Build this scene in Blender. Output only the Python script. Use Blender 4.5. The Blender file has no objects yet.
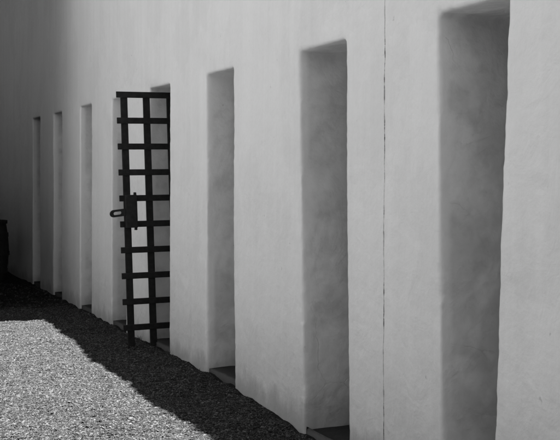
import bpy, bmesh, math, random
import numpy as np
from mathutils import Vector, Matrix

random.seed(7)
rng = np.random.default_rng(11)
scene = bpy.context.scene
COL = scene.collection
R = math.radians

# ------------------------------------------------------------------ camera
F_PX = 1080.0                       # focal length in pixels of a 560 wide picture
THETA = math.atan(464.0 / F_PX)     # angle between the optical axis and the wall
EYE = 1.6
DW = 2.88                           # distance from the camera to the wall plane
cam_d = bpy.data.cameras.new('camera')
cam = bpy.data.objects.new('camera', cam_d)
COL.objects.link(cam)
cam.location = (0, 0, EYE)
cam.rotation_euler = (R(90), 0, -THETA)
cam_d.sensor_width = 36
cam_d.lens = 36 * F_PX / 560
cam_d.shift_y = -46 / 560
cam_d.clip_start = 0.05
cam_d.clip_end = 3000
scene.camera = cam

# ------------------------------------------------------------------ light
SX, SY, SZ = 0.55 / 4.80, 0.14, 1.0           # direction towards the sun: behind the wall, very high
sun_dir = Vector((SX, SY, SZ)).normalized()
world = bpy.data.worlds.new('World')
scene.world = world
world.use_nodes = True
wn = world.node_tree.nodes
wl = world.node_tree.links
sky = wn.new('ShaderNodeTexSky')
sky.sky_type = 'NISHITA'
sky.sun_disc = False
sky.sun_elevation = math.asin(sun_dir.z)
sky.sun_rotation = math.atan2(sun_dir.x, sun_dir.y)
bw = wn.new('ShaderNodeRGBToBW')               # the photograph is black and white
wl.new(sky.outputs[0], bw.inputs[0])
bg = wn['Background']
wl.new(bw.outputs[0], bg.inputs[0])
bg.inputs[1].default_value = 0.05
sun_d = bpy.data.lights.new('sun', 'SUN')
sun_d.energy = 5.0
sun_d.angle = R(0.5)
sun = bpy.data.objects.new('sun', sun_d)
COL.objects.link(sun)
sun.location = (6, 4, 20)
sun.rotation_euler = sun_dir.to_track_quat('Z', 'Y').to_euler()
vs = scene.view_settings
vs.view_transform = 'Standard'
vs.look = 'None'
vs.gamma = 1
vs.use_curve_mapping = False
vs.exposure = 2.9
scene.render.image_settings.color_mode = 'RGB'


# ------------------------------------------------------------------ helpers
def wall_y(px):
    """position along the wall of a point on the wall front seen in picture column px"""
    return DW / math.tan(THETA + math.atan((px - 280) / F_PX))


def link_mesh(name, me, m=None, parent=None):
    o = bpy.data.objects.new(name, me)
    COL.objects.link(o)
    if m:
        me.materials.append(m)
    if parent:
        o.parent = parent
    return o


def from_bm(name, bm, m=None, parent=None, smooth=False):
    me = bpy.data.meshes.new(name)
    bmesh.ops.recalc_face_normals(bm, faces=bm.faces[:])
    bm.to_mesh(me)
    bm.free()
    if smooth:
        me.polygons.foreach_set('use_smooth', [True] * len(me.polygons))
    return link_mesh(name, me, m, parent)


def hexa(bm, pts):
    """pts: 4 bottom then 4 top points, both in the same turning order"""
    v = [bm.verts.new(p) for p in pts]
    fs = []
    for idx in ((3, 2, 1, 0), (4, 5, 6, 7), (0, 1, 5, 4), (1, 2, 6, 5), (2, 3, 7, 6), (3, 0, 4, 7)):
        fs.append(bm.faces.new([v[i] for i in idx]))
    return v, fs


def box(bm, x0, x1, y0, y1, z0, z1):
    return hexa(bm, [(x0, y0, z0), (x1, y0, z0), (x1, y1, z0), (x0, y1, z0),
                     (x0, y0, z1), (x1, y0, z1), (x1, y1, z1), (x0, y1, z1)])


def bevel(bm, w, seg=2):
    bmesh.ops.recalc_face_normals(bm, faces=bm.faces[:])
    bmesh.ops.bevel(bm, geom=bm.edges[:], offset=w, segments=seg, affect='EDGES', profile=0.6)


def empty(name, loc, rz=0):
    o = bpy.data.objects.new(name, None)
    COL.objects.link(o)
    o.location = loc
    o.rotation_euler = (0, 0, rz)
    o.empty_display_size = 0.2
    return o


def wave_noise(P, scale, n=14, seed=0):
    """cheap smooth noise: a sum of randomly turned sines, about -1..1"""
    r = np.random.default_rng(seed)
    out = np.zeros(len(P))
    for i in range(n):
        d = r.normal(size=P.shape[1])
        d /= np.linalg.norm(d)
        f = (2 * math.pi / scale) * r.uniform(0.6, 1.7)
        out += np.sin(P @ d * f + r.uniform(0, 6.28))
    return out / math.sqrt(n) * 0.8


# ------------------------------------------------------------------ materials
class NT:
    def __init__(self, name):
        self.m = bpy.data.materials.new(name)
        self.m.use_nodes = True
        self.t = self.m.node_tree
        self.b = self.t.nodes['Principled BSDF']
        self.co = self.t.nodes.new('ShaderNodeNewGeometry').outputs['Position']

    def n(self, typ, **kw):
        nd = self.t.nodes.new(typ)
        for k, v in kw.items():
            setattr(nd, k, v)
        return nd

    def set(self, sock, v):
        if hasattr(v, 'is_linked') or isinstance(v, bpy.types.NodeSocket):
            self.t.links.new(v, sock)
        else:
            sock.default_value = v

    def math(self, op, a, b=0.0, c=None, clamp=False):
        nd = self.n('ShaderNodeMath', operation=op, use_clamp=clamp)
        self.set(nd.inputs[0], a)
        self.set(nd.inputs[1], b)
        if c is not None:
            self.set(nd.inputs[2], c)
        return nd.outputs[0]

    def mapped(self, scale, loc=(0, 0, 0)):
        nd = self.n('ShaderNodeMapping')
        self.t.links.new(self.co, nd.inputs[0])
        nd.inputs['Scale'].default_value = scale
        nd.inputs['Location'].default_value = loc
        return nd.outputs[0]

    def noise(self, scale, detail=4, rough=0.55, vec=None, dist=0.0):
        nd = self.n('ShaderNodeTexNoise')
        self.t.links.new(vec if vec is not None else self.co, nd.inputs['Vector'])
        nd.inputs['Scale'].default_value = scale
        nd.inputs['Detail'].default_value = detail
        nd.inputs['Roughness'].default_value = rough
        nd.inputs['Distortion'].default_value = dist
        return nd.outputs[0]

    def ramp(self, fac, a, b, lo=0.0, hi=1.0):
        nd = self.n('ShaderNodeMapRange', clamp=True)
        nd.interpolation_type = 'SMOOTHSTEP'
        self.set(nd.inputs[0], fac)
        nd.inputs[1].default_value = a
        nd.inputs[2].default_value = b
        nd.inputs[3].default_value = lo
        nd.inputs[4].default_value = hi
        return nd.outputs[0]

    def grey(self, v):
        self.t.links.new(v, self.b.inputs['Base Color'])

    def bump(self, h, strength, dist, prev=None):
        nd = self.n('ShaderNodeBump')
        nd.inputs['Strength'].default_value = strength
        nd.inputs['Distance'].default_value = dist
        self.t.links.new(h, nd.inputs['Height'])
        if prev is not None:
            self.t.links.new(prev, nd.inputs['Normal'])
        return nd.outputs[0]

    def finish(self, rough=0.9, spec=0.2, normal=None, metal=0.0):
        self.set(self.b.inputs['Roughness'], rough)
        self.b.inputs['Specular IOR Level'].default_value = spec
        self.b.inputs['Metallic'].default_value = metal
        if normal is not None:
            self.t.links.new(normal, self.b.inputs['Normal'])
        return self.m


def plaster(name, base, crack_y=None, reveal=False):
    k = NT(name)
    sep = k.n('ShaderNodeSeparateXYZ')
    k.t.links.new(k.co, sep.inputs[0])
    px, py, pz = sep.outputs
    streak = k.noise(1.0, 3, 0.6, k.mapped((6, 9, 0.35)))
    big = k.noise(0.9, 4, 0.55)
    fine = k.noise(38, 5, 0.6)
    trowel = k.noise(5.5, 4, 0.5, k.mapped((1, 1.0, 1.6)), 0.6)
    v = k.math('MULTIPLY_ADD', k.math('SUBTRACT', streak, 0.5), 0.10, base)
    v = k.math('MULTIPLY_ADD', k.math('SUBTRACT', big, 0.5), 0.10, v)
    v = k.math('MULTIPLY_ADD', k.math('SUBTRACT', fine, 0.5), 0.05, v)
    # soil splashed on the foot of the wall
    edge = k.math('MULTIPLY_ADD', k.noise(6, 5, 0.65, k.mapped((1, 1, 0.5))), 0.36, -0.08)
    dirt = k.ramp(k.math('SUBTRACT', pz, edge), -0.10, 0.16, 1.0, 0.0)
    low = k.math('MULTIPLY', k.ramp(k.math('MULTIPLY_ADD', big, 0.5, pz), 0.15, 1.1, 1.0, 0.0), 0.16)
    dirt = k.math('MAXIMUM', k.math('MULTIPLY', dirt, 0.42), low)
    v = k.math('MULTIPLY', v, k.math('SUBTRACT', 1.0, dirt))
    sweep = k.noise(2.4, 5, 0.55, k.mapped((1, 1.5, 0.9), (4, 2, 7)), 1.5)
    h = k.math('MULTIPLY_ADD', trowel, 0.9, k.math('MULTIPLY', fine, 0.34))
    h = k.math('MULTIPLY_ADD', k.math('ABSOLUTE', k.math('SUBTRACT', sweep, 0.5)), 1.6, h)
    patch = k.ramp(k.noise(1.6, 6, 0.6, k.mapped((1, 1, 0.7), (8, 1, 3)), 0.2), 0.50, 0.56)
    v = k.math('MULTIPLY', v, k.math('MULTIPLY_ADD', patch, -0.035, 1.0))
    # small chips and pits
    pit = k.ramp(k.noise(17, 2, 0.5), 0.73, 0.80)
    v = k.math('MULTIPLY', v, k.math('MULTIPLY_ADD', pit, -0.25, 1.0))
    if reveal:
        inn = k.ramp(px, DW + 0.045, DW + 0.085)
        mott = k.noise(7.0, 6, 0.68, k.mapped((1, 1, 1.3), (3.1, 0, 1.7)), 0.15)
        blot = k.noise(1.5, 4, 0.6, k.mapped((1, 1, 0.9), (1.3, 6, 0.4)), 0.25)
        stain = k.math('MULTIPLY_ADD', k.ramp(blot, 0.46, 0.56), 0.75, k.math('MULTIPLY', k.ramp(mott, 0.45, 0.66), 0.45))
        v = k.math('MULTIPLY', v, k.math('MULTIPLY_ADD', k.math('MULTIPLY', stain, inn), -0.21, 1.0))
        warp = k.n('ShaderNodeVectorMath', operation='MULTIPLY_ADD')
        nz = k.n('ShaderNodeTexNoise')
        k.t.links.new(k.co, nz.inputs['Vector'])
        nz.inputs['Scale'].default_value = 5.0
        nz.inputs['Detail'].default_value = 5
        k.t.links.new(nz.outputs[1], warp.inputs[0])
        warp.inputs[1].default_value = (0.16, 0.16, 0.16)
        k.t.links.new(k.co, warp.inputs[2])
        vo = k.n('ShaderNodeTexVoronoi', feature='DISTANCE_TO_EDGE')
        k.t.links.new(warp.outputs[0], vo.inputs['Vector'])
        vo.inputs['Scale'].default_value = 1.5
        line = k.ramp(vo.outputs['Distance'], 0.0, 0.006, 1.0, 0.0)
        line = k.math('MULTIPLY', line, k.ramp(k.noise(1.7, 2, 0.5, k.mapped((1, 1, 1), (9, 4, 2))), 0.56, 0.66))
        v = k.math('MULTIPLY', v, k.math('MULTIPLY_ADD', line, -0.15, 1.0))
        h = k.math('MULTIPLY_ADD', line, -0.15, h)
    if crack_y is not None:
        wob = k.noise(1.0, 4, 0.6, k.mapped((0, 0, 2.2)))
        dy = k.math('ABSOLUTE', k.math('SUBTRACT', k.math('MULTIPLY_ADD', wob, 0.018, py), crack_y + 0.009))
        wid = k.ramp(k.noise(1.0, 5, 0.75, k.mapped((0, 0, 7.0), (5, 0, 0))), 0.40, 0.62, 0.0012, 0.0085)
        cr = k.ramp(k.math('DIVIDE', dy, wid), 0.5, 1.0, 1.0, 0.0)
        inten = k.ramp(k.noise(1.0, 3, 0.6, k.mapped((0, 0, 3.0), (2, 0, 0))), 0.42, 0.60, 0.35, 0.9)
        cr = k.math('MULTIPLY', cr, inten)
        v = k.math('MULTIPLY', v, k.math('SUBTRACT', 1.0, cr))
        h = k.math('MULTIPLY_ADD', cr, -1.5, h)
    k.grey(v)
    return k.finish(0.92, 0.15, k.bump(h, 0.7, 0.008))


CRACK_Y = wall_y(384.5)
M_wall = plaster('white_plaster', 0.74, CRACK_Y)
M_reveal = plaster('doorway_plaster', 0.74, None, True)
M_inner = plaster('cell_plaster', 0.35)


def stone_mat(name, lo, hi):
    k = NT(name)
    v = k.math('MULTIPLY_ADD', k.noise(9, 6, 0.65), hi - lo, lo)
    return (k.grey(v), k.finish(0.95, 0.15, k.bump(k.noise(45, 5, 0.6), 0.6, 0.01)))[1]




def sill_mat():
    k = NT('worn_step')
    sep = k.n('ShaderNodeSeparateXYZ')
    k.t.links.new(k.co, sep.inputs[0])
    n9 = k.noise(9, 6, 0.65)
    tread_shade = k.ramp(k.math('MULTIPLY_ADD', n9, 0.06, sep.outputs[0]), DW + 0.04, DW + 0.09)   # doorway shade put into the step's colour, darker inwards
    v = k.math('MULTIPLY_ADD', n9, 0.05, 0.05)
    v = k.math('MULTIPLY', v, k.math('MULTIPLY_ADD', tread_shade, -0.65, 1.0))
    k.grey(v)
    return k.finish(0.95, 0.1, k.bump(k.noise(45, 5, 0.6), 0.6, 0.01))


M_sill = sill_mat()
M_coping = stone_mat('coping_stone', 0.25, 0.45)
M_sky_block = stone_mat('rough_stone', 0.12, 0.30)
M_bin = stone_mat('weathered_bin', 0.015, 0.05)
M_bounce_slab = stone_mat('pale_bounce', 0.17, 0.27)
M_weed = stone_mat('dry_weed', 0.03, 0.07)


def ground_mat():
    k = NT('gravelly_soil')
    a = k.noise(130, 4, 0.7)
    b = k.noise(1.3, 4, 0.6)
    v = k.ramp(a, 0.36, 0.70, 0.005, 0.026)
    v = k.math('MULTIPLY', v, k.math('MULTIPLY_ADD', b, 0.8, 0.6))
    k.grey(v)
    return k.finish(0.95, 0.1, k.bump(k.noise(80, 5, 0.7), 1.0, 0.012))


def gravel_mat():
    k = NT('gravel_stone')
    geo = k.n('ShaderNodeNewGeometry')
    rp = geo.outputs['Random Per Island']
    v = k.math('POWER', rp, 3.0)
    v = k.math("MULTIPLY_ADD", v, 0.076, 0.0035)
    v = k.math('MULTIPLY', v, k.math('MULTIPLY_ADD', k.noise(220, 3, 0.6), 0.8, 0.6))
    k.grey(v)
    return k.finish(0.75, 0.25)


M_ground = ground_mat()
M_gravel = gravel_mat()


def iron_mat():
    k = NT('black_iron')
    a = k.noise(24, 5, 0.6)
    k.grey(k.ramp(a, 0.35, 0.75, 0.006, 0.016))
    return k.finish(0.65, 0.25, k.bump(k.noise(70, 4, 0.6), 0.4, 0.002))


M_iron = iron_mat()

# ------------------------------------------------------------------ ground
def axis(lo, hi, step, far):
    core = list(np.arange(lo, hi + 1e-6, step))
    out, s, x = [], step, hi
    while x < far:
        s *= 1.35
        x += s
        out.append(x)
    pre, s, x = [], step, lo
    while x > -far:
        s *= 1.35
        x -= s
        pre.append(x)
    return np.array(pre[::-1] + core + out)


def dip(y):
    return np.interp(y, (-40, -10, 5.4, 6.1, 6.7, 7.0, 7.4, 8.0), (0, 0.10, 0.10, 0.085, 0.056, 0.030, 0.012, 0.0))


def ground_h(X, Y):
    P = np.stack([np.ravel(X), np.ravel(Y)], 1)
    h = 0.0035 * wave_noise(P * np.array([1, 1.6]), 0.10, 24, 5) + 0.010 * wave_noise(P, 1.3, 14, 1) + 0.006 * wave_noise(P, 0.35, 16, 2)
    d = np.clip((DW - P[:, 0]), -0.5, 3)
    lip = np.exp(-(d / 0.22) ** 2)                # soil heaped unevenly against the wall
    h += lip * (0.005 + 0.008 * wave_noise(P[:, 1:2], 0.38, 10, 3))
    h -= dip(P[:, 1])
    h -= np.where(P[:, 0] > DW + 0.05, 0.035, 0)   # lower inside the cells
    r = np.maximum(np.abs(P[:, 0]), np.abs(P[:, 1] - 8))
    return h * np.clip((60 - r) / 30, 0, 1)


xs = axis(-2.0, 3.3, 0.05, 1200)
ys = axis(2.0, 16.0, 0.05, 1200)
GX, GY = np.meshgrid(xs, ys, indexing='ij')
GZ = ground_h(GX, GY)
verts = np.stack([GX.ravel(), GY.ravel(), GZ], 1)
nx, ny = len(xs), len(ys)
i, j = np.meshgrid(np.arange(nx - 1), np.arange(ny - 1), indexing='ij')
a = (i * ny + j).ravel()
faces = np.stack([a, a + ny, a + ny + 1, a + 1], 1)


def np_mesh(name, v, f, smooth=True):
    me = bpy.data.meshes.new(name)
    n, kf = f.shape
    me.vertices.add(len(v))
    me.vertices.foreach_set('co', np.ascontiguousarray(v, dtype=np.float32).ravel())
    me.loops.add(n * kf)
    me.loops.foreach_set('vertex_index', np.ascontiguousarray(f, dtype=np.int32).ravel())
    me.polygons.add(n)
    me.polygons.foreach_set('loop_start', np.arange(0, n * kf, kf, dtype=np.int32))
    me.polygons.foreach_set('use_smooth', np.full(n, smooth))
    me.update(calc_edges=True)
    me.validate()
    return me


ground = link_mesh('ground', np_mesh('ground', verts, faces), M_ground)
ground['kind'] = 'structure'
ground['label'] = 'dark gravelly ground along the foot of the white wall'


def stones(name, X, Y, rad):
    n = len(X)
    Z = ground_h(X, Y)
    base = np.array([(1, 0, 0), (0.1, 1, 0.1), (-0.95, 0.1, -0.1), (0, -1, 0.05), (0.1, 0.1, 0.9), (0, 0, -0.8)], float)
    tri = np.array([(0, 1, 4), (1, 2, 4), (2, 3, 4), (3, 0, 4), (1, 0, 5), (2, 1, 5), (3, 2, 5), (0, 3, 5)], int)
    V = np.repeat(base[None], n, 0)
    V = V * (1 + rng.normal(0, 0.2, V.shape))
    V[:, :, 2] *= rng.uniform(0.5, 0.95, n)[:, None]
    V[:, :, 0] *= rng.uniform(0.7, 1.3, n)[:, None]
    ang = rng.uniform(0, 6.283, n)
    c, s = np.cos(ang)[:, None], np.sin(ang)[:, None]
    x = V[:, :, 0] * c - V[:, :, 1] * s
    y = V[:, :, 0] * s + V[:, :, 1] * c
    ta = rng.normal(0, 0.35, n)[:, None]
    z = V[:, :, 2] * np.cos(ta) + x * np.sin(ta)
    V = np.stack([x, y, z], 2) * rad[:, None, None]
    V += np.stack([X, Y, Z + rad * rng.uniform(0.05, 0.5, n)], 1)[:, None, :]
    Fc = tri[None] + (np.arange(n) * 6)[:, None, None]
    o = link_mesh(name, np_mesh(name, V.reshape(-1, 3), Fc.reshape(-1, 3), False), M_gravel)
    o['kind'] = 'stuff'
    return o


def scatter(n, x0, x1, y0, y1, keep):
    X = rng.uniform(x0, x1, n)
    Y = rng.uniform(y0, y1, n)
    k = keep(X, Y)
    return X[k], Y[k]


Xa, Ya = scatter(560000, 0.6, 2.86, 5.6, 13.0, lambda X, Y: X > Y * 0.13)
Xb, Yb = scatter(60000, -2.0, 2.86, 2.2, 16.0, lambda X, Y: (X < Y * 0.13) | (Y < 5.6) | (Y > 13.0))
rad = np.concatenate([np.clip(rng.lognormal(math.log(0.0042), 0.44, len(Xa)), 0.002, 0.013),
                      np.clip(rng.lognormal(math.log(0.009), 0.4, len(Xb)), 0.004, 0.025)])
gravel = stones('gravel', np.concatenate([Xa, Xb]), np.concatenate([Ya, Yb]), rad)
gravel['label'] = 'coarse loose gravel strewn over the ground, sunlit beyond the wall shadow'
gravel['category'] = 'gravel'

# unseen pale slab added out of frame to bounce sunlight onto the wall
bm = bmesh.new()
box(bm, -4.4, -0.9, 3.0, 12.0, -0.1, 0.06)
bounce_slab = from_bm('bounce_slab', bm, M_bounce_slab)
bounce_slab['kind'] = 'structure'

# ------------------------------------------------------------------ cell block
WT = 0.60          # wall thickness
TOP = 4.80
HEAD = 2.40
# (left px, right px, right edge shift at the foot) of every opening, seen on the wall front; far to near
px_open = [(32.6, 40.0), (53.5, 61.8), (80.0, 91.2), (111.5, 125.6), (149.0, 169.5),
           (206.0, 233.2), (298.5, 345.5), (437.0, 509.0)]
openings = []          # (far y, near y at head, near y at foot, far y at foot)
for l, r_ in px_open:
    openings.append([wall_y(l), wall_y(r_), wall_y(r_), wall_y(l)])
openings[-1][2] = wall_y(490.0)      # the pier on the right spreads towards its foot
openings[-1][3] = wall_y(442.0)
openings[-2][2] = wall_y(348.0)
openings[-2][3] = wall_y(304.5)
openings[-3][2] = wall_y(234.5)
openings[-3][3] = wall_y(207.0)
openings.append([3.06, 2.47, 2.46, 3.05])
openings.append([1.55, 0.97, 0.97, 1.55])
heads = [HEAD + d for d in (0.005, -0.005, 0.0, -0.01, 0.005, 0.004, 0.0, 0.01, 0, 0)]

Y0, Y1 = -0.5, 21.0
bmw = bmesh.new()
edges_y = [(Y1, Y1)]
prev_hi, prev_hi_foot = Y1, Y1
for k_, (fy, ny_, nyf, fyf) in enumerate(openings):
    # pier between the previous opening and this one
    lo, lof = fy, fyf
    z1 = HEAD + 0.06
    hexa(bmw, [(DW, lof, -0.25), (DW + WT, lof, -0.25), (DW + WT, prev_hi_foot, -0.25), (DW, prev_hi_foot, -0.25),
               (DW, lo, z1), (DW + WT, lo, z1), (DW + WT, prev_hi, z1), (DW, prev_hi, z1)])
    # lintel over this opening
    box(bmw, DW, DW + WT, ny_ - 0.1, fy + 0.1, heads[k_], HEAD + 0.3)
    prev_hi, prev_hi_foot = ny_, nyf
hexa(bmw, [(DW, Y0, -0.25), (DW + WT, Y0, -0.25), (DW + WT, prev_hi_foot, -0.25), (DW, prev_hi_foot, -0.25),
           (DW, Y0, HEAD + 0.06), (DW + WT, Y0, HEAD + 0.06), (DW + WT, prev_hi, HEAD + 0.06), (DW, prev_hi, HEAD + 0.06)])
box(bmw, DW, DW + WT, Y0, Y1, HEAD + 0.04, TOP)
tmp_me = bpy.data.meshes.new('tmp')
bmw.to_mesh(tmp_me)
bmw.free()
tmp = bpy.data.objects.new('tmp', tmp_me)
COL.objects.link(tmp)
rm = tmp.modifiers.new('r', 'REMESH')
rm.mode = 'VOXEL'
rm.voxel_size = 0.0165
sm = tmp.modifiers.new('s', 'SMOOTH')
sm.factor = 0.5
sm.iterations = 2
dg = bpy.context.evaluated_depsgraph_get()
ev = tmp.evaluated_get(dg)
em = ev.to_mesh()
nv = len(em.vertices)
co = np.empty(nv * 3, np.float32)
em.vertices.foreach_get('co', co)
co = co.reshape(-1, 3).astype(float)
nl = len(em.loops)
lv = np.empty(nl, np.int32)
em.loops.foreach_get('vertex_index', lv)
quads = lv.reshape(-1, 4)
ev.to_mesh_clear()
bpy.data.objects.remove(tmp)
bpy.data.meshes.remove(tmp_me)


def vnormals(v, f):
    d1 = v[f[:, 2]] - v[f[:, 0]]
    d2 = v[f[:, 3]] - v[f[:, 1]]
    fn = np.cross(d1, d2)
    out = np.zeros_like(v)
    for c in range(4):
        for ax in range(3):
            out[:, ax] += np.bincount(f[:, c], weights=fn[:, ax], minlength=len(v))
    return out / np.maximum(np.linalg.norm(out, axis=1, keepdims=True), 1e-9)


# hand-laid plaster: slow swells and trowel marks
nrm = vnormals(co, quads)
P = co * np.array([1.0, 1.0, 0.55])
disp = 0.0045 * wave_noise(P, 1.3, 18, 21) + 0.0016 * wave_noise(co, 0.42, 20, 22) + 0.0009 * wave_noise(co, 0.13, 26, 23)
corner = np.clip(np.minimum(np.abs(nrm[:, 0]), np.maximum(np.abs(nrm[:, 1]), np.abs(nrm[:, 2]))) * 3.0, 0, 1)
nick = np.clip(wave_noise(co * np.array([1, 1, 0.8]), 0.075, 30, 24) - 0.55, 0, 1.2)
disp += 0.0006 * wave_noise(co, 0.06, 30, 25) + corner * (0.0008 * wave_noise(co, 0.07, 30, 26) - 0.005 * nick * np.where(nrm[:, 1] > 0, 0.35, 1.5))
co += nrm * disp[:, None]
nrm = vnormals(co, quads)
fc = co[quads].mean(1)

block = empty('cell_block', (DW + 1.5, 9.0, 0))
block['label'] = 'long white plastered cell block wall with a row of deep narrow doorways'
block['category'] = 'building'


def sub_mesh(name, mask, m):
    f = quads[mask]
    used, inv = np.unique(f, return_inverse=True)
    v = co[used] - np.array(block.location)
    me = np_mesh(name, v, inv.reshape(f.shape), True)
    me.normals_split_custom_set_from_vertices(nrm[used].tolist())
    return link_mesh(name, me, m, block)


taken = np.zeros(len(quads), bool)
inner = (fc[:, 0] > DW + 0.055) & (fc[:, 0] < DW + WT - 0.03) & (fc[:, 2] < HEAD + 0.08)
for k_, (fy, ny_, nyf, fyf) in enumerate(openings):
    mk = inner & (fc[:, 1] < max(fy, fyf) + 0.07) & (fc[:, 1] > min(ny_, nyf) - 0.07)
    taken |= mk
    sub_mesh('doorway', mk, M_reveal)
front_wall = sub_mesh('wall', ~taken, M_wall)


def at_block(o):
    """the mesh was drawn in world coordinates: shift it under its parent"""
    o.data.transform(Matrix.Translation(-Vector(block.location)))
    o.parent = block
    return o


# thresholds: a low worn step in every doorway
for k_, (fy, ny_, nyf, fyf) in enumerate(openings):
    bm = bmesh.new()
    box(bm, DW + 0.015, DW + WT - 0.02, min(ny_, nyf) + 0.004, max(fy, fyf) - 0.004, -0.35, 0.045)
    bmesh.ops.subdivide_edges(bm, edges=bm.edges[:], cuts=5, use_grid_fill=True)
    for v in bm.verts:
        q = np.array([[v.co.x, v.co.y, v.co.z]])
        if v.co.z > 0:
            v.co.z += 0.003 * wave_noise(q, 0.25, 12, 31)[0] - 1.25 * float(dip(fy))
        if v.co.x < DW + 0.02 and v.co.z > -0.08:
            v.co.x += 0.004 + 0.004 * wave_noise(q, 0.2, 12, 32)[0]
            v.co.z -= 0.004
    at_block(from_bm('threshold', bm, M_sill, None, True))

# rest of the building: cells behind the wall, roof, coping, the covered passage at the far end
bm = bmesh.new()
CX0, CX1 = DW + WT - 0.01, DW + WT + 2.7
box(bm, CX1, CX1 + 0.4, Y0, Y1, -0.2, TOP - 0.1)
cuts = [Y1 - 0.2] + [(openings[q][1] + openings[q + 1][0]) / 2 for q in range(len(openings) - 1)] + [Y0 + 0.2]
for y in cuts:
    box(bm, CX0, CX1 + 0.01, y - 0.15, y + 0.15, -0.2, 3.0)
box(bm, CX0, CX1 + 0.01, Y0, Y1, 2.9, 3.2)
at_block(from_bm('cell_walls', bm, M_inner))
bm = bmesh.new()
box(bm, DW + 0.3, CX1 + 0.5, Y0, Y1, TOP - 0.25, TOP - 0.05)
at_block(from_bm('roof', bm, M_coping))

# coping: uneven stones that jut out a little; their edge draws the wavy shadow line on the gravel
wY = np.array([-2, 3, 6.0, 6.75, 7.21, 7.73, 8.28, 9.08, 10.23, 11.08, 11.99, 14, 22])
wW = np.array([0.66, 0.60, 0.57, 0.625, 0.725, 0.705, 0.690, 0.725, 0.63, 0.606, 0.588, 0.60, 0.62])
cz = TOP + 0.02
yc = np.arange(Y0, 13.3, 0.06)
ov = np.interp(yc - cz * SY, wY, wW) - cz * SX
ov = np.maximum(ov + 0.016 * wave_noise(yc[:, None], 0.33, 12, 41), 0.01)
bm = bmesh.new()
rows = []
for y, o_ in zip(yc, ov):
    rows.append([bm.verts.new(p) for p in ((DW - o_, y, cz - 0.09), (DW - o_, y, cz), (DW + 0.10, y, cz + 0.11),
                                           (DW + WT, y, cz + 0.11), (DW + WT, y, cz - 0.09))])
for a_, b_ in zip(rows[:-1], rows[1:]):
    for q in range(5):
        bm.faces.new((a_[q], a_[(q + 1) % 5], b_[(q + 1) % 5], b_[q]))
bm.faces.new(rows[0])
bm.faces.new(rows[-1][::-1])
at_block(from_bm('coping', bm, M_coping))

PY = 12.68
PILX = -0.2
bm = bmesh.new()
box(bm, -3.2, DW + 0.4, PY, Y1 + 0.3, 5.42, 5.58)
box(bm, DW + 0.05, DW + 0.39, PY + 0.005, Y1, TOP - 0.02, 5.43)
box(bm, -3.2, DW - 0.012, PY + 0.01, PY + 0.35, 4.95, 5.44)  # front beam added to keep sky light off the far wall
for y in np.arange(PY + 0.7, Y1, 1.1):
    box(bm, -3.2, DW - 0.01, y, y + 0.14, 5.30, 5.43)
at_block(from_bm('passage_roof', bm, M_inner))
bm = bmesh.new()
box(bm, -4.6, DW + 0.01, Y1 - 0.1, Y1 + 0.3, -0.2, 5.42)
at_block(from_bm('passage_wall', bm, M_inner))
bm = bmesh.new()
box(bm, -0.2, 0.15, PY + 0.37, Y1 - 0.11, -0.2, 2.75)  # unseen low wall added to stop bounce light reaching the far wall foot
at_block(from_bm("light_block_wall", bm, M_inner))
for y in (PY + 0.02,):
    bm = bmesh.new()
    box(bm, PILX, PILX + 1.85, y, y + 0.34, -0.2, 4.96)  # unseen upright added to hold yard light off the far doorways
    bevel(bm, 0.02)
    at_block(from_bm('light_block_pillar', bm, M_inner))

# ------------------------------------------------------------------ unseen walls added round the yard to cut low sky light
opp = empty('sky_block_wall', (-5.0, 6.0, 0))
opp['label'] = 'unseen tall rough stone wall added across the yard to block low sky light'
opp['category'] = 'wall'
bm = bmesh.new()
box(bm, -5.6, -4.6, -5.3, 22.0, -0.3, 5.0)
box(bm, -5.59, 9.0, -5.6, -5.0, -0.3, 2.6)
o = from_bm('sky_block_stone', bm, M_sky_block)
o.data.transform(Matrix.Translation(-Vector(opp.location)))
o.parent = opp

# ------------------------------------------------------------------ iron gate
GYP = 9.645                       # the gate stands square to the wall in its doorway, swung outwards
gate = empty('iron_gate', (3.23, GYP, 0))
gate['label'] = 'black iron strap gate with square openings standing open in a doorway'
gate['category'] = 'gate'
LEAN = 0.075 / 2.35               # the free end has sagged: uprights lean outwards at the top
SAG = 0.010


def gpt(x, y, z):
    """world x along the gate (before leaning) -> local point of the gate"""
    return (x - LEAN * z - 3.23, y, z + SAG * (x - 3.23))


def strap(name, x0, x1, z0, z1, y0, y1, w=0.004):
    bm = bmesh.new()
    hexa(bm, [gpt(x0, y0, z0), gpt(x1, y0, z0), gpt(x1, y1, z0), gpt(x0, y1, z0),
              gpt(x0, y0, z1), gpt(x1, y0, z1), gpt(x1, y1, z1), gpt(x0, y1, z1)])
    bevel(bm, w)
    return from_bm(name, bm, M_iron, gate)


VX = (2.664, 2.876, 3.102)
for q, x in enumerate(VX):
    strap('vertical_bar', x - 0.032, x + 0.032, 0.012, 2.345, 0.0, 0.022)
for q in range(10):
    z = 0.197 + q * 0.2372
    strap('horizontal_bar', 2.588, 3.165, z - 0.028, z + 0.028, -0.017, -0.001)
# lock box between two straps with a bolt through its back edge
lock = strap('lock_box', 2.632, 2.738, 1.115, 1.415, -0.075, -0.018, 0.006)
for z in (1.421, 1.109):
    bm = bmesh.new()
    c = gpt(2.725, -0.045, z)
    bmesh.ops.create_cone(bm, cap_ends=True, segments=12, radius1=0.015, radius2=0.013, depth=0.034,
                          matrix=Matrix.Translation(c))
    bevel(bm, 0.003, 1)
    from_bm('lock_pin', bm, M_iron, lock)
# slotted hasp sticking out past the free edge
bm = bmesh.new()


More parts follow.
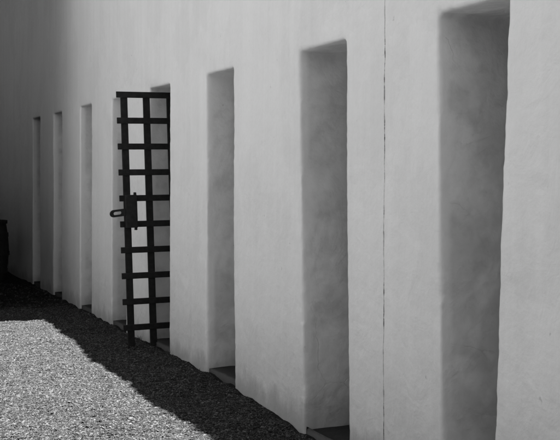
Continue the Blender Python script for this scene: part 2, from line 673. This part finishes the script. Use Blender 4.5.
def stadium(cx, cz_, half, r, n=10):
    pts = []
    for s_ in (1, -1):
        for q in range(n + 1):
            an = -math.pi / 2 + math.pi * q / n
            pts.append((cx + s_ * (half + r * math.cos(an)), cz_ + s_ * r * math.sin(an)))
    return pts


def ring(pts, y):
    return [bm.verts.new(gpt(x, y, z)) for x, z in pts]


hz = 1.253
outer = stadium(2.582, hz, 0.062, 0.033)
outer = [(x, z + 0.10 * (x - 2.582)) for x, z in outer]
innr = stadium(2.556, hz, 0.024, 0.0145)
innr = [(x, z + 0.10 * (x - 2.582)) for x, z in innr]
r1, r2, r3, r4 = ring(outer, -0.06), ring(innr, -0.06), ring(outer, -0.035), ring(innr, -0.035)
n_ = len(r1)
for q in range(n_):
    p = (q + 1) % n_
    bm.faces.new((r1[q], r1[p], r2[p], r2[q]))
    bm.faces.new((r3[p], r3[q], r4[q], r4[p]))
    bm.faces.new((r1[p], r1[q], r3[q], r3[p]))
    bm.faces.new((r2[q], r2[p], r4[p], r4[q]))
from_bm('hasp', bm, M_iron, lock)
# hinge straps into the far jamb
far_jamb = openings[4][0] - GYP
for z in (0.42, 1.95):
    bm = bmesh.new()
    c = gpt(3.19, 0.0, z)
    bmesh.ops.create_cone(bm, cap_ends=True, segments=14, radius1=0.022, radius2=0.022, depth=0.16, matrix=Matrix.Translation(c))
    box(bm, c[0] - 0.012, c[0] + 0.012, c[1] + 0.01, far_jamb + 0.03, c[2] - 0.02, c[2] + 0.02)
    box(bm, c[0] - 0.06, c[0] + 0.0, c[1] - 0.015, c[1] + 0.005, c[2] - 0.03, c[2] + 0.03)
    from_bm('hinge', bm, M_iron, gate)

# ------------------------------------------------------------------ small dark bin at the far end
binn = empty('litter_bin', (2.40, 16.75, 0.0))
binn['label'] = 'low dark banded bin standing at the shaded far end of the wall'
binn['category'] = 'bin'


def lathe(name, prof, m, parent, seg=28):
    bm = bmesh.new()
    rr = []
    for r_, z in prof:
        rr.append([bm.verts.new((r_ * math.cos(2 * math.pi * q / seg), r_ * math.sin(2 * math.pi * q / seg), z)) for q in range(seg)])
    for a_, b_ in zip(rr[:-1], rr[1:]):
        for q in range(seg):
            p = (q + 1) % seg
            bm.faces.new((a_[q], a_[p], b_[p], b_[q]))
    bm.faces.new(rr[0][::-1])
    bm.faces.new(rr[-1])
    return from_bm(name, bm, m, parent)


lathe('body', [(0.24, 0.0), (0.285, 0.25), (0.30, 0.45), (0.285, 0.66), (0.255, 0.86)], M_bin, binn)
for z, r_ in ((0.14, 0.272), (0.40, 0.300), (0.68, 0.285)):
    lathe('band', [(r_ - 0.02, z - 0.03), (r_ + 0.008, z - 0.03), (r_ + 0.008, z + 0.03), (r_ - 0.02, z + 0.03)], M_bin, binn)
lathe('rim', [(0.235, 0.85), (0.275, 0.85), (0.275, 0.90), (0.20, 0.905)], M_bin, binn)

# ------------------------------------------------------------------ dry weeds at the foot of the wall
def weed(px, py_, h, seed, label):
    y = wall_y(px)
    r = random.Random(seed)
    bm = bmesh.new()
    for q in range(16):
        an = r.uniform(0, 6.28)
        hh = h * r.uniform(0.45, 1.0)
        lean = r.uniform(0.1, 0.55) * hh
        bx, by = r.uniform(-0.02, 0.015), r.uniform(-0.03, 0.03)
        w = r.uniform(0.002, 0.004)
        prevs = None
        for s_ in range(4):
            t = s_ / 3
            c = Vector((bx + math.cos(an) * lean * t * t, by + math.sin(an) * lean * t * t, hh * t - 0.01))
            c.x = min(c.x, 0.025)
            ww = w * (1 - 0.85 * t)
            ringv = [bm.verts.new(c + Vector((math.cos(a2) * ww, math.sin(a2) * ww, 0))) for a2 in (0, 2.1, 4.2)]
            if prevs:
                for e in range(3):
                    bm.faces.new((prevs[e], prevs[(e + 1) % 3], ringv[(e + 1) % 3], ringv[e]))
            prevs = ringv
    o = from_bm('weed_tuft', bm, M_weed)
    o.location = (DW - 0.04, y, float(ground_h(np.array([DW - 0.04]), np.array([y]))[0]))
    o['label'] = label
    o['category'] = 'weed'
    o['group'] = 'dry weeds at the foot of the wall'
    return o


weed(144.5, 0, 0.075, 1, 'dry weed tuft at the foot of the pier behind the iron gate')
weed(173.0, 0, 0.06, 2, 'dry weed tuft at the wall foot just right of the iron gate')
weed(203.0, 0, 0.045, 3, 'low dry weed tuft beside the step of the doorway right of the gate')
